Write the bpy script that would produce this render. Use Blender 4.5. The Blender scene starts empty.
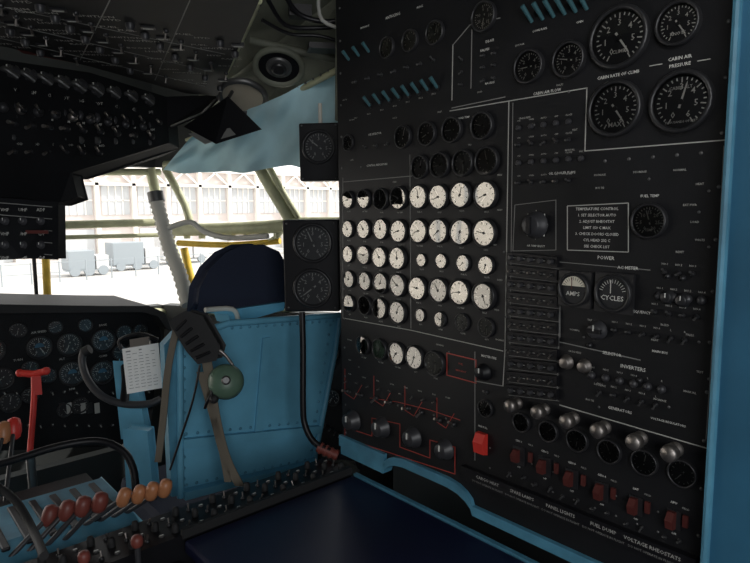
import bpy, math, random
from mathutils import Vector as V, Matrix
random.seed(7)
R=random.uniform
# ---------------------------------------------------------------- camera
AZ=math.radians(41.7); TH=math.radians(6.8); RO=math.radians(0.53); FPX=600.0
C=V((0,0,1.45))
fw=V((math.sin(AZ)*math.cos(TH),math.cos(AZ)*math.cos(TH),-math.sin(TH)))
r0=V((math.cos(AZ),-math.sin(AZ),0)); u0=r0.cross(fw)
cr=r0*math.cos(RO)-u0*math.sin(RO); cu=r0*math.sin(RO)+u0*math.cos(RO)
cd=bpy.data.cameras.new('camera'); cam=bpy.data.objects.new('camera',cd)
bpy.context.collection.objects.link(cam)
m=Matrix((cr,cu,-fw)).transposed().to_4x4(); m.translation=C
cam.matrix_world=m; cd.sensor_width=36; cd.lens=FPX/750*36; cd.clip_start=0.02; cd.clip_end=500
bpy.context.scene.camera=cam
# image-pixel helpers: place pixel coordinates along camera rays at estimated depth / on a plane
def ray(px,py): return (fw*FPX+cr*(px-375)+cu*(281.5-py))/FPX
def S(px,py,d): return C+ray(px,py)*d
def onpl(px,py,p0,n):
    d=ray(px,py); return C+d*((V(p0)-C).dot(V(n))/d.dot(V(n)))
def depth(p): return (p-C).dot(fw)
# ---------------------------------------------------------------- materials
def mat(name,col,rough=.5,metal=0,bump=0,bscale=200,var=0,vscale=8,coat=0,spec=.5):
    m=bpy.data.materials.new(name); m.use_nodes=True; nt=m.node_tree; b=nt.nodes['Principled BSDF']
    b.inputs['Base Color'].default_value=(*col,1); b.inputs['Roughness'].default_value=rough
    b.inputs['Metallic'].default_value=metal; b.inputs['Coat Weight'].default_value=coat
    b.inputs['Specular IOR Level'].default_value=spec
    tc=nt.nodes.new('ShaderNodeTexCoord')
    if bump:
        n=nt.nodes.new('ShaderNodeTexNoise'); n.inputs['Scale'].default_value=bscale; n.inputs['Detail'].default_value=3
        nt.links.new(tc.outputs['Object'],n.inputs['Vector'])
        bp=nt.nodes.new('ShaderNodeBump'); bp.inputs['Strength'].default_value=bump; bp.inputs['Distance'].default_value=.002
        nt.links.new(n.outputs['Fac'],bp.inputs['Height']); nt.links.new(bp.outputs['Normal'],b.inputs['Normal'])
    if var:
        n=nt.nodes.new('ShaderNodeTexNoise'); n.inputs['Scale'].default_value=vscale; n.inputs['Detail'].default_value=5
        nt.links.new(tc.outputs['Object'],n.inputs['Vector'])
        cr_=nt.nodes.new('ShaderNodeValToRGB')
        cr_.color_ramp.elements[0].position=.3; cr_.color_ramp.elements[1].position=.7
        cr_.color_ramp.elements[0].color=(*[c*(1-var) for c in col],1)
        cr_.color_ramp.elements[1].color=(*[min(1,c*(1+var)) for c in col],1)
        nt.links.new(n.outputs['Fac'],cr_.inputs['Fac']); nt.links.new(cr_.outputs['Color'],b.inputs['Base Color'])
    return m
def glassmat(name,ior,rough=.02,tint=(1,1,1),gcol=(1,1,1)):
    m=bpy.data.materials.new(name); m.use_nodes=True; nt=m.node_tree; nt.nodes.clear()
    o=nt.nodes.new('ShaderNodeOutputMaterial'); mx=nt.nodes.new('ShaderNodeMixShader')
    t=nt.nodes.new('ShaderNodeBsdfTransparent'); g=nt.nodes.new('ShaderNodeBsdfGlossy'); f=nt.nodes.new('ShaderNodeFresnel')
    t.inputs['Color'].default_value=(*tint,1); g.inputs['Roughness'].default_value=rough; f.inputs['IOR'].default_value=ior
    g.inputs['Color'].default_value=(*gcol,1)
    nt.links.new(f.outputs[0],mx.inputs[0]); nt.links.new(t.outputs[0],mx.inputs[1]); nt.links.new(g.outputs[0],mx.inputs[2])
    nt.links.new(mx.outputs[0],o.inputs[0]); return m
M={}
M['panel']=mat('panel_black_crackle',(.0085,.0088,.0105),.5,bump=.12,bscale=500,var=.3,vscale=5,spec=.32)
M['black']=mat('black_paint',(.008,.008,.010),.42,spec=.35)
M['ovh']=mat('overhead_black',(.011,.0115,.013),.6,var=.2,spec=.16)
M['rubber']=mat('black_rubber',(.015,.015,.016),.7,bump=.2,bscale=300)
M['knobg']=mat('dark_grey_knob',(.038,.038,.042),.4)
M['bezel']=mat('gauge_bezel',(.020,.020,.022),.35)
M['face']=mat('gauge_face',(.013,.014,.017),.5)
M['ink2']=mat('dial_print_dark',(.02,.02,.02),.6)
M['white']=mat('white_marking',(.70,.70,.66),.6)
M['dimw']=mat('worn_marking',(.42,.42,.39),.6)
M['line']=mat('line_marking',(.22,.22,.21),.6)
M['cream']=mat('cream_face',(.75,.70,.58),.5)
M['red']=mat('red_paint',(.62,.04,.03),.4)
M['redl']=mat('red_line',(.42,.05,.035),.5)
M['orange']=mat('orange_knob',(.46,.19,.085),.4)
M['rust']=mat('worn_red_guard',(.085,.018,.015),.5)
M['rust2']=mat('worn_red_knob',(.20,.05,.038),.45)
M['teal']=mat('teal_handle',(.04,.115,.135),.45)
M['blue']=mat('sky_blue_paint',(.13,.38,.54),.45,var=.18,vscale=6,bump=.08,bscale=60)
M['blued']=mat('sky_blue_worn',(.08,.26,.38),.5,var=.25,vscale=14)
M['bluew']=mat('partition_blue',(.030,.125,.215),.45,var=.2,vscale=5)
M['desk']=mat('navy_desk',(.009,.012,.042),.42,bump=.12,bscale=400,var=.2,vscale=3)
M['navy']=mat('navy_cloth',(.013,.019,.042),.8,bump=.4,bscale=260)
M['metal']=mat('aluminium',(.32,.29,.27),.42,metal=.9)
M['dkmetal']=mat('dark_metal',(.13,.13,.13),.4,metal=.6)
M['green']=mat('zinc_green',(.165,.175,.135),.6,var=.25,vscale=5)
M['tan']=mat('tan_lens',(.42,.37,.29),.5)
M['frame']=mat('window_frame_cream',(.50,.51,.33),.5,var=.18,vscale=15)
M['yellow']=mat('chromate_yellow',(.66,.44,.04),.5,var=.2,vscale=20)
M['hose']=mat('white_hose',(.62,.60,.54),.6)
M['curtain']=mat('blue_curtain',(.46,.70,.77),.8,var=.08,vscale=10)
M['olive']=mat('olive_earcup',(.10,.17,.12),.35)
M['strap']=mat('tan_webbing',(.15,.13,.10),.85,bump=.3,bscale=500)
M['paper']=mat('paper',(.88,.88,.87),.7)
M['ink']=mat('ink',(.25,.25,.27),.7)
M['wall']=mat('dark_wall',(.045,.05,.05),.6,var=.3,vscale=3)
M['floor']=mat('floor_grey',(.05,.055,.06),.6,var=.3)
M['glass']=glassmat('gauge_glass',3.1,.02,gcol=(1,.97,.91))
M['glass2']=glassmat('dial_glass',1.6,.03)
M['apron']=mat('concrete_apron',(.50,.49,.47),.8,var=.12,vscale=.12)
M['facade']=mat('hangar_facade',(.66,.60,.575),.8,var=.06,vscale=.3)  # albedo raised to paint in the bright outdoor haze
M['hwhite']=mat('hangar_white',(.86,.83,.78),.7)
M['hwin']=mat('hangar_windows',(.54,.56,.58),.5)  # pale, low-contrast tone; outdoor haze is put into this colour
M['van']=mat('vehicle_grey_blue',(.30,.34,.37),.5)
M['vanw']=mat('vehicle_white',(.6,.6,.6),.5)
# ---------------------------------------------------------------- mesh builder
_tc={}
def textmesh(s):
    if s in _tc: return _tc[s]
    c=bpy.data.curves.new('t','FONT'); c.body=s; c.size=1; c.resolution_u=1; c.align_x='CENTER'; c.align_y='CENTER'; c.offset=.008
    o=bpy.data.objects.new('t',c); bpy.context.collection.objects.link(o)
    dg=bpy.context.evaluated_depsgraph_get(); dg.update()
    me=o.evaluated_get(dg).to_mesh()
    r=([tuple(v.co[:2]) for v in me.vertices],[tuple(p.vertices) for p in me.polygons])
    o.evaluated_get(dg).to_mesh_clear()
    bpy.data.objects.remove(o); bpy.data.curves.remove(c); _tc[s]=r; return r
class MB:
    def __init__(s): s.v=[];s.f=[];s.m=[];s.sm=[];s.mats=[]
    def mi(s,k):
        if k not in s.mats: s.mats.append(k)
        return s.mats.index(k)
    def add(s,vs,fs,k,sm=False):
        b=len(s.v); i=s.mi(k); s.v+=[tuple(x) for x in vs]
        for f in fs: s.f.append([b+j for j in f]); s.m.append(i); s.sm.append(sm)
    def prism(s,pts,ext,k):
        n=len(pts); a=[V(p) for p in pts]; ext=V(ext); b=[p+ext for p in a]
        fs=[list(range(n)),list(range(2*n-1,n-1,-1))]+[[i,(i+1)%n+0,n+(i+1)%n,n+i] for i in range(n)]
        s.add(a+b,fs,k)
    def box(s,o,ax,h,k):
        o=V(o); vs=[o+ax[0]*(h[0]*x)+ax[1]*(h[1]*y)+ax[2]*(h[2]*z) for x in(-1,1) for y in(-1,1) for z in(-1,1)]
        s.add(vs,[[0,1,3,2],[4,6,7,5],[0,4,5,1],[2,3,7,6],[0,2,6,4],[1,5,7,3]],k)
    def abox(s,a,b,k):
        a=V(a);b=V(b); s.box((a+b)/2,(V((1,0,0)),V((0,1,0)),V((0,0,1))),(b-a)/2,k)
    def lathe(s,o,ax,prof,k,n=20,sm=True,cap=True,sx=1):
        o=V(o); ax=V(ax).normalized(); t=V((0,0,1)) if abs(ax.z)<.9 else V((1,0,0))
        a=t.cross(ax).normalized(); b=ax.cross(a)
        vs=[];fs=[]
        for r,h in prof:
            for i in range(n):
                q=2*math.pi*i/n; vs.append(o+ax*h+(a*math.cos(q)*sx+b*math.sin(q))*r)
        for j in range(len(prof)-1):
            for i in range(n):
                i2=(i+1)%n; fs.append([j*n+i,j*n+i2,(j+1)*n+i2,(j+1)*n+i])
        s.add(vs,fs,k,sm)
        if cap:
            for j in (0,len(prof)-1):
                if prof[j][0]>1e-5: s.add(vs[j*n:(j+1)*n],[list(range(n))],k)
    def cyl(s,p0,p1,r,k,r1=None,n=12):
        p0=V(p0);p1=V(p1); s.lathe(p0,p1-p0,[(r,0),(r if r1 is None else r1,(p1-p0).length)],k,n)
    def ball(s,o,r,k,ax=(0,0,1),sq=1,n=14):
        s.lathe(o,ax,[(r*math.sin(math.pi*i/8)+1e-6,-r*sq*math.cos(math.pi*i/8)) for i in range(9)],k,n,cap=False)
    def tube(s,pts,r,k,n=10,smooth=4,rib=0):
        P=[V(p) for p in pts]
        if smooth and len(P)>2:
            Q=[]
            for i in range(len(P)-1):
                a=P[max(i-1,0)];b=P[i];c=P[i+1];d=P[min(i+2,len(P)-1)]
                for j in range(smooth):
                    t=j/smooth; Q.append(.5*((2*b)+(c-a)*t+(2*a-5*b+4*c-d)*t*t+(3*b-a-3*c+d)*t**3))
            Q.append(P[-1]); P=Q
        vs=[];fs=[];pa=None
        for i,p in enumerate(P):
            t=(P[min(i+1,len(P)-1)]-P[max(i-1,0)]).normalized()
            if pa is None: pa=t.orthogonal().normalized()
            pa=(pa-t*pa.dot(t)).normalized(); b=t.cross(pa)
            rr=r*(1+ (rib if i%2 else -rib))
            for q in range(n):
                w=2*math.pi*q/n; vs.append(p+(pa*math.cos(w)+b*math.sin(w))*rr)
        for i in range(len(P)-1):
            for q in range(n):
                q2=(q+1)%n; fs.append([i*n+q,i*n+q2,(i+1)*n+q2,(i+1)*n+q])
        s.add(vs,fs,k,True); s.add(vs[:n],[list(range(n))],k); s.add(vs[-n:],[list(range(n))],k)
    def ribbon(s,pts,w,wd,th,k,smooth=5):
        P=[V(p) for p in pts]; Q=[]
        for i in range(len(P)-1):
            a=P[max(i-1,0)];b=P[i];c=P[i+1];d=P[min(i+2,len(P)-1)]
            for j in range(smooth):
                t=j/smooth; Q.append(.5*((2*b)+(c-a)*t+(2*a-5*b+4*c-d)*t*t+(3*b-a-3*c+d)*t**3))
        Q.append(P[-1]); wd=V(wd).normalized(); vs=[];fs=[]
        for i,p in enumerate(Q):
            t=(Q[min(i+1,len(Q)-1)]-Q[max(i-1,0)]).normalized(); nn=t.cross(wd).normalized()
            vs+=[p-wd*w-nn*th,p+wd*w-nn*th,p+wd*w+nn*th,p-wd*w+nn*th]
        for i in range(len(Q)-1):
            for q in range(4):
                q2=(q+1)%4; fs.append([i*4+q,i*4+q2,(i+1)*4+q2,(i+1)*4+q])
        s.add(vs,fs,k)
    def text(s,o,U,W,size,st,k,N=None,up=.0008,rot=0):
        vs,fs=textmesh(st); N=U.cross(W)
        s.add([V(o)+N*up+U*(x*size)+W*(y*size) for x,y in vs],fs,k)
    def build(s,name,parent=None,bevel=0):
        me=bpy.data.meshes.new(name); me.from_pydata(s.v,[],s.f)
        for k in s.mats: me.materials.append(M[k])
        me.polygons.foreach_set('material_index',s.m); me.polygons.foreach_set('use_smooth',s.sm); me.validate()
        o=bpy.data.objects.new(name,me); bpy.context.collection.objects.link(o)
        if parent: o.parent=parent
        if bevel:
            b=o.modifiers.new('bevel','BEVEL'); b.width=bevel; b.segments=2; b.limit_method='ANGLE'
        return o
def empty(name):
    o=bpy.data.objects.new(name,None); bpy.context.collection.objects.link(o); o.empty_display_size=.05; return o
def frame(a):
    a=math.radians(a); return V((math.cos(a),-math.sin(a),0)),V((0,0,1)),V((-math.sin(a),-math.cos(a),0))
# ---------------------------------------------------------------- instruments
def gauge(mb,gl,o,F,r,style='std',digits=False,face='face',mk='white',gm='glass2'):
    U,W,N=F; h=min(.010,r*.28)
    mb.lathe(o,N,[(r,0),(r,h),(r*.93,h*1.25),(r*.86,h*1.1),(r*.83,h*.3)],'bezel',24,cap=False)
    n=24
    fc=V(o)+N*(h*.3)
    mb.add([fc+(U*math.cos(2*math.pi*i/n)+W*math.sin(2*math.pi*i/n))*r*.84 for i in range(n)],[list(range(n))],face)
    e=N*.0006
    nt=24 if digits else 12
    a0=math.radians(R(0,360)) if style=='std' else math.radians(240)
    for i in range(nt+1):
        a=a0-math.radians(300)*i/nt; c=U*math.cos(a)+W*math.sin(a); t=N.cross(c)
        l=.60 if i%(4 if digits else 3)==0 else .68; w=r*.016+.0002
        p=fc+e
        mb.add([p+c*r*l-t*w,p+c*r*.77-t*w,p+c*r*.77+t*w,p+c*r*l+t*w],[[0,1,2,3]],mk)
        if digits and i%4==0:
            mb.text(fc+c*r*.47,U,W,r*.28,str(i//4*(5 if r<.03 else 1)),mk)
    a=math.radians(R(40,320)); c=U*math.cos(a)+W*math.sin(a); t=N.cross(c); p=fc+e*2; w=r*.04
    mb.add([p-c*r*.2-t*w,p+c*r*.55-t*w*.6,p+c*r*.66,p+c*r*.55+t*w*.6,p-c*r*.2+t*w],[[0,1,2,3,4]],mk)
    mb.lathe(fc,N,[(r*.09,0),(r*.09,.0025)],'bezel',10)
    tl=(U*R(-.03,.03)+W*R(-.03,.03)); gn=(N+tl).normalized()
    gc=V(o)+N*(h*.95); g1=(U-gn*U.dot(gn)).normalized(); g2=gn.cross(g1)
    gl.add([gc+(g1*math.cos(2*math.pi*i/n)+g2*math.sin(2*math.pi*i/n))*r*.865 for i in range(n)],[list(range(n))],gm)
    if gm=='glass':
        # scale printed on the inside of the cover glass, pointer stem and centre cap
        gp=gc+gn*.0006
        for i in range(9):
            a=a0-math.radians(280)*i/8; c=g1*math.cos(a)+g2*math.sin(a); t=gn.cross(c); w=r*.022
            mb.add([gp+c*r*.60-t*w,gp+c*r*.76-t*w,gp+c*r*.76+t*w,gp+c*r*.60+t*w],[[0,1,2,3]],'ink2')
        a=math.radians(R(60,300)); c=g1*math.cos(a)+g2*math.sin(a); t=gn.cross(c); w=r*.035
        mb.add([gp-c*r*.15-t*w,gp+c*r*.6-t*w*.5,gp+c*r*.6+t*w*.5,gp-c*r*.15+t*w],[[0,1,2,3]],'ink2')
        mb.lathe(gp,gn,[(r*.09,0),(r*.09,.0006)],'ink2',8)
def knob(mb,o,F,r,k='black',h=None,ptr=True):
    U,W,N=F; h=h or r*1.1
    mb.lathe(o,N,[(r*1.25,0),(r*1.25,h*.15),(r,h*.25),(r*.9,h),(r*.75,h*1.08),(0.0001,h*1.1)],k,16,cap=False)
    if ptr: mb.box(V(o)+N*h*1.12+W*r*.4,F,(r*.08,r*.35,h*.05),'white')
def toggle(mb,o,F,s=.006,k='dkmetal',ang=None,base='bezel'):
    U,W,N=F; a=R(-.5,.5) if ang is None else ang
    mb.lathe(o,N,[(s*.75,0),(s*.75,s*.5),(s*.45,s*.8)],base,8)
    d=(N+W*a).normalized(); mb.cyl(V(o)+N*s*.5,V(o)+d*s*2.4,s*.22,k,s*.36,8)
def screw(mb,o,F,r=.0032):
    mb.lathe(o,F[2],[(r,0),(r*.9,.0012),(0.0001,.0016)],'dkmetal',8,cap=False)

# ================================================================ FLIGHT ENGINEER PANEL
PF=frame(90); PU,PW,PN=PF
def pp(px,py): return onpl(px,py,(1,0,0),(1,0,0))
def prad(px,py,rp): return rp*depth(pp(px,py))/FPX
fep=empty('flight_engineer_panel')
mb=MB()
yF=pp(341,280).y; yN=pp(722,281).y
a1=pp(386,500).y; a2=pp(475,500).y; zt=pp(415,462).z
out=[(yF,2.15),(yF,.80),(a1,.80)]
for i in range(1,12):
    q=i/12*math.pi; cy=(a1+a2)/2; out.append((cy+(a1-a2)/2*math.cos(q),.80+(zt-.80)*min(1,math.sin(q)*1.25)))
out+=[(a2,.80),(yN,.80),(yN,2.15)]
mb.prism([(1,y,z) for y,z in out],(.16,0,0),'panel')
panel=mb.build('panel_plate',fep,bevel=.003)
mb=MB()
out2=[V((.990,y,z)) for y,z in out[1:-1]]
for i in range(len(out2)-1):
    a=out2[i];b=out2[i+1]; up=V((0,0,.022))
    mb.prism([a,b,b-up,a-up],(.03,0,0),'blued')
A=[pp(342,456),pp(387,476)]
mb.prism(list(reversed([V((1,A[0].y,.80)),V((1,A[1].y,.80)),V((1,A[1].y,.830)),V((1,A[0].y,.830))])),PN*.010,'blued')
mb.build('lower_edging',fep)

det=MB(); gl=MB()
def G(px,py,rp,**k): gauge(det,gl,pp(px,py),PF,prad(px,py,rp),**k)
def K(px,py,rp,k='black',**kw): knob(det,pp(px,py),PF,prad(px,py,rp),k,**kw)
def T(px,py,s=.006,**k): toggle(det,pp(px,py),PF,s,**k)
def TX(px,py,size,st,k='white'): det.text(pp(px,py),PU,PW,size*1.15,st,k)
def L(pts,w=.0009,k='dimw'):
    for (a,b) in zip(pts[:-1],pts[1:]):
        A=pp(*a);B=pp(*b); d=(B-A).normalized(); t=PN.cross(d)
        det.prism([A-t*w-d*w,B-t*w+d*w,B+t*w+d*w,A+t*w-d*w],PN*.0007,k)
rows=[[(349,200,9),(365,199,10),(382,199,11),(400,198,12),(420,197,12.5),(440,197,13),(462,195,13.5),(487,195,14.5)],
[(349,229,9),(365,229,10),(382,229,11),(400,231,12),(420,231,12.5),(440,231,13),(462,232,13.5),(486,233,14.5)],
[(349,254,9),(365,255,10),(381,257,11),(399,258,12),(422,260,7),(442,261,8),(464,263,9),(487,265,10)],
[(350,279,9),(366,281,10),(382,283,11),(399,285,12),(419,288,12.5),(440,290,13),(461,292,13.5),(485,296,14.5)],
[(350,303,9),(366,305,10),(381,308,11),(399,312,12),(421,315,7),(441,319,8),(463,322,9),(487,327,10)],
[(364,345,10),(381,349,11),(398,353,12),(416,357,12.5),(436,363,13)],
[(421,167,12),(441,165,13),(464,163,13.5),(488,161,14.5)],
[(404,137,11.5),(428,134,12),(453,130,13),(483,126,14)],
[(388,48,10.5),(411,41,11),(436,33,12)]]
for j,r_ in enumerate(rows):
    for g in r_: G(*g,gm='glass' if j<6 else 'glass2',mk='dimw' if j<6 else 'white')
G(485,17,15,digits=True); G(349,143,8)
for g in [(530,67,17),(570,60,18),(620,38,31),(679,24,22),(616,109,28),(682,102,31),(650,221,18)]: G(*g,digits=True,style='d')
det.text(pp(620,52)+PN*.004,PU,PW,.008,'CLIMB','white')
det.text(pp(616,125)+PN*.004,PU,PW,.011,'MAX','white')
det.text(pp(679,34)+PN*.004,PU,PW,.007,'KNOTS','white')
det.text(pp(682,88)+PN*.004,PU,PW,.007,'CABIN ALT','white')
det.text(pp(682,122)+PN*.004,PU,PW,.005,'THOUSANDS OF FEET','white')
det.text(pp(650,230)+PN*.004,PU,PW,.006,'TEMP','white')
for (x,y,r,t) in [(576,289,17,'AMPS'),(615,293,19,'CYCLES')]:
    o=pp(x,y); rr=prad(x,y,r); U,W,N=PF
    det.box(o+N*.003,PF,(rr*1.05,rr*1.05,.003),'bezel')
    det.lathe(o+N*.006,N,[(rr,0),(rr,.006),(rr*.86,.007),(rr*.84,.002)],'bezel',28,cap=False)
    det.lathe(o+N*.006,N,[(rr*.85,0),(rr*.85,.002)],'face',28)
    fan=[o+N*.0095+(U*math.cos(q)+W*math.sin(q))*rr*.78 for q in [math.radians(15+i*150/12) for i in range(13)]]
    if t=='AMPS': det.add(fan,[list(range(13))],'cream')
    for i in range(0,13): 
        q=math.radians(15+i*12.5); c=U*math.cos(q)+W*math.sin(q); tt=N.cross(c); p=o+N*.0101; kk='black' if t=='AMPS' else 'white'
        det.add([p+c*rr*.55-tt*.0004,p+c*rr*.74-tt*.0004,p+c*rr*.74+tt*.0004,p+c*rr*.55+tt*.0004],[[0,1,2,3]],kk)
    det.box(o+N*.0102+W*rr*.35-U*rr*.1,PF,(.0006,rr*.35,.0003),'rust' if t=='AMPS' else 'white')
    det.text(o+N*.010-W*rr*.25,U,W,rr*.36,t,'white')
L([(343,182),(412,176)],k='line'); L([(509,101),(505,352)]); L([(505,352),(503,386)])
L([(450,111),(509,101),(587,88)]); L([(587,88),(585,151),(726,140)])
L([(410,155),(411,328)],k='line'); L([(343,318),(410,330),(503,351)],k='dimw')
L([(343,178),(343,318)],k='line')
L([(453,45),(452,100)]); L([(453,45),(470,25),(500,18)],k='line'); L([(472,30),(471,88)],k='line')
L([(452,108),(505,97)],k='line')
L([(560,337),(560,300),(557,400)],k='line'); L([(560,405),(706,448)]); L([(560,342),(640,360)],k='line')
L([(475,352),(475,460)],k='line'); L([(503,386),(475,381)],k='line')
L([(513,103),(510,345),(505,352)],k='line',w=.0006)
L([(650,270),(560,262)],k='line',w=.0006)
L([(447,353),(476,360),(476,383),(447,375),(447,353)],k='redl',w=.0011)
for x,y in [(354,407),(383,414),(414,424),(446,436)]:
    L([(x-9,y-38),(x-9,y-14),(x,y-8)],k='redl',w=.0008); L([(x,y-8),(x+8,y-22)],k='redl',w=.0008)
    T(x-6,y-16,.009,k='metal'); T(x+8,y-12,.009,k='metal')
    K(x,y+13,8.5,'knobg')
L([(345,427),(372,436),(372,418),(400,424),(400,447),(430,458),(430,440),(455,447),(455,474),(345,438),(345,427)],k='redl',w=.001)
L([(370,398),(398,402),(430,410),(460,420)],k='redl',w=.0007)
for i in range(9):
    x=347+i*11; y=381+i*2.6; T(x,y,.0045,k='metal')
    x=350+i*12; y=392+i*3.3; screw(det,pp(x,y),PF,.003)
for i in range(8): TX(350+i*14,374+i*3.4,.0045,['PUMP','VALVE','ENG','CROSS','TANK','MAIN','AUX','DUMP'][i],'dimw')
for i,x in enumerate([349,359,370,381]):
    for j in range(3): 
        p=pp(x,446+j*9+i*3.2)
        if p.z<.84: continue
        det.lathe(p,PN,[(.006,0),(.006,.004),(.004,.007)],'dkmetal' ,10)
        det.lathe(p+PN*.007,PN,[(.0032,0),(.0032,.001)],'dimw' ,8)
def guard(px,py,hp=11,wp=4,k='red'):
    o=pp(px,py); h=prad(px,py,hp); w=prad(px,py,wp)*1.3
    vs=[(0,-h),(.016,-h*.8),(.020,h*.2),(.010,h),(0,h)]
    a=[o+PN*x+PW*y-PU*w for x,y in vs]; det.prism(a,PU*w*2,k)
guard(483,443,11,4.5); TX(483,427,.005,'FIRE PULL','white')
bx=[(518,403),(545,409),(574,418),(605,427),(641,438),(676,449)]
gx=[(522,422),(549,431),(578,440),(610,451),(645,462),(683,473)]
sx=[(519,455),(545,466),(572,478),(602,491),(636,505),(674,519)]
for i in range(6):
    x,y=bx[i]; o=pp(x,y)
    rr=prad(x,y,6.5+i*.4)
    det.lathe(o,PN,[(rr*.9,0),(rr*.9,.006),(rr*.55,.008),(rr*.55,.016),(rr,.018),(rr,.030),(rr*.8,.034),(.0001,.035)],'metal',16,cap=False)
    x,y=gx[i]; G(x,y,10+i*.9,mk='dimw')
    x,y=sx[i]
    det.box(pp(x,y)+PN*.001,PF,(prad(x,y,8)*.85,prad(x,y,9.5),.002),'bezel')
    guard(x-1,y,6.5+i*.5,2.3+i*.1,'rust')
    TX(x,y-14-i*.5,.005,'GEN %d'%(i+1) if i<4 else ('BAT' if i==4 else 'APU'),'white')
    T(x-9,y+18,.005); T(x+6,y+22,.005)
    det.box(pp(x+12,y+2)+PN*.002,PF,(.004,.010,.003),'rust'); TX(x+12,y-10,.004,'FIELD','dimw')
    TX(x,y+12+i*.5,.004,'OFF','white')
TX(620,410,.006,'GENERATORS'); TX(668,422,.0045,'VOLTAGE REGULATORS')
G(486,408,9); K(484,372,7); T(487,392)
TX(489,357,.006,'MASTER FIRE'); TX(461,371,.0045,'EMERGENCY','redl'); TX(461,364,.005,'FUEL','redl')
for i in range(11):
    y0=252+i*13.2
    a=pp(509,y0); b=pp(559,y0+5); c=pp(559,y0+15); d=pp(509,y0+9.5)
    det.prism([d,c,b,a],PN*.008,'black')
    for j in range(5):
        t=.1+j*.2; p=a.lerp(b,t).lerp(d.lerp(c,t),.5)+PN*.008
        if i%2: toggle(det,p,PF,.005,k='metal')
        else: det.lathe(p,PN,[(.0055,0),(.0055,.005),(.004,.008)],'knobg',10)
        if j<4: det.box(p+PU*.007+PN*.0003,PF,(.0025,.0006,.0004),'dimw')
    L([(509,y0+11),(559,y0+17)],k='line',w=.0004)
for j,(y,n) in enumerate([(128,5),(145,5),(163,6),(183,5)]):
    for i in range(n):
        x=519+i*12.5; yy=y+(y-214)/700*(x-519); 
        if j in(1,3): toggle(det,pp(x,yy),PF,.0055,k='metal' if i%2 else 'dkmetal')
        else: det.lathe(pp(x,yy),PN,[(.0055,0),(.0055,.004),(.004,.006)],'knobg',10)
        TX(x,yy-7,.0038,['ON','OPEN','AUTO','OFF','CLOSE','INC'][i],'dimw')
TX(547,92,.0065,'CABIN AIR FLOW'); TX(562,173,.0055,'OIL COOLER FLAPS')
TX(618,75,.0062,'CABIN RATE OF CLIMB'); TX(680,58,.0065,'CABIN AIR'); TX(680,65,.0065,'PRESSURE')
L([(650,66),(662,64)],w=.0007); L([(698,61),(710,59)],w=.0007)
TX(393,16,.008,'ANTI-ICING'); TX(420,7,.006,'WING'); TX(365,27,.005,'EMPENNAGE'); TX(485,50,.006,'VALVES')
TX(606,258,.0078,'POWER'); TX(628,268,.0068,'AC METER'); TX(640,312,.0055,'FREQUENCY')
TX(612,354,.0065,'SELECTOR'); TX(633,368,.0078,'INVERTERS'); TX(660,352,.005,'MAIN BUS')
TX(650,196,.0055,'FUEL TEMP'); TX(590,372,.005,'INST'); TX(536,246,.0045,'AIR TEMP SELECT')
# further small engraved legends scattered over the open areas
wd=['INCREASE','DECREASE','NORMAL','HEAT','BUS TIE','EXT PWR','LOAD','VOLTS','RESET','TRIP','BLEED','PRESS','CROSS FEED','TEST','MANUAL']
for i,(x,y) in enumerate([(600,175),(640,172),(680,170),(700,184),(600,188),(690,205),(695,222),(700,240),(680,252),(590,320),(665,325),(690,335),(575,352),(700,372),(690,392),(660,400),(600,385),(575,330),(655,340),(590,400),(352,120),(352,160),(395,118),(440,112),(470,145),(395,182),(500,175),(525,118),(575,130),(570,150),(500,340),(440,345),(350,340),(350,360),(345,100),(520,45),(480,92),(560,85),(500,210),(495,245),(500,280),(497,310)]):
    TX(x,y,.0042,wd[i%15],'dimw')
    if i%2: screw(det,pp(x+9,y+7),PF,.0025)
K(536,225,11,'knobg',h=.02); det.box(pp(536,225)+PN*.022,PF,(.004,.016,.006),'black')
for a in range(8):
    q=math.radians(a*45); p=pp(536,225)+(PU*math.cos(q)+PW*math.sin(q))*.026
    det.box(p,PF,(.001,.003,.0006),'white') if a%2 else det.text(p,PU,PW,.006,str(a+1),'white')
L([(515,205),(556,200),(556,250),(513,251),(515,205)],k='line',w=.0006)
A=[pp(568,206),pp(629,203),pp(629,252),pp(568,250)]
det.prism([A[0],A[3],A[2],A[1]],PN*.002,'black')
B_=[p+PN*.002 for p in A]
for a,b in zip(B_,B_[1:]+B_[:1]):
    d=(b-a).normalized(); t=PN.cross(d); det.prism([a-t*.0008,b-t*.0008,b+t*.0008,a+t*.0008],PN*.0006,'dimw')
for i in range(7):
    t=(i+.7)/7.4; p=A[0].lerp(A[3],t).lerp(A[1].lerp(A[2],t),.5)+PN*.002
    det.text(p,PU,PW,.0068,['TEMPERATURE CONTROL','1. SET SELECTOR AUTO','2. ADJUST RHEOSTAT','LIMIT 150 C MAX','3. CHECK DOORS CLOSED','CYL HEAD 232 C','SEE CHECK LIST'][i],'white')
for (y,x0,n,k) in [(272,665,3,0),(296,660,4,1),(330,615,6,0),(375,592,6,1),(392,600,5,0),(312,655,4,0)]:
    for i in range(n):
        x=x0+i*14; yy=y+(y-214)/800*(x-x0)
        if x>706: continue
        if k==1: det.lathe(pp(x,yy),PN,[(.007,0),(.007,.004),(.005,.007),(.0001,.008)],'knobg',12,cap=False)
        else: T(x,yy,.0055)
        TX(x,yy-8,.004,['NO.1','NO.2','NO.3','NO.4','L','R'][i%6],'dimw')
for i in range(5): screw(det,pp(605+i*24,161-i*2),PF)
K(598,330,8,'knobg'); det.box(pp(598,330)+PN*.014,PF,(.013,.004,.004),'black')
K(567,362,6,'metal',ptr=False);K(585,366,6,'metal',ptr=False)
K(668,297,6,'bezel'); K(683,300,6,'bezel')
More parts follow.
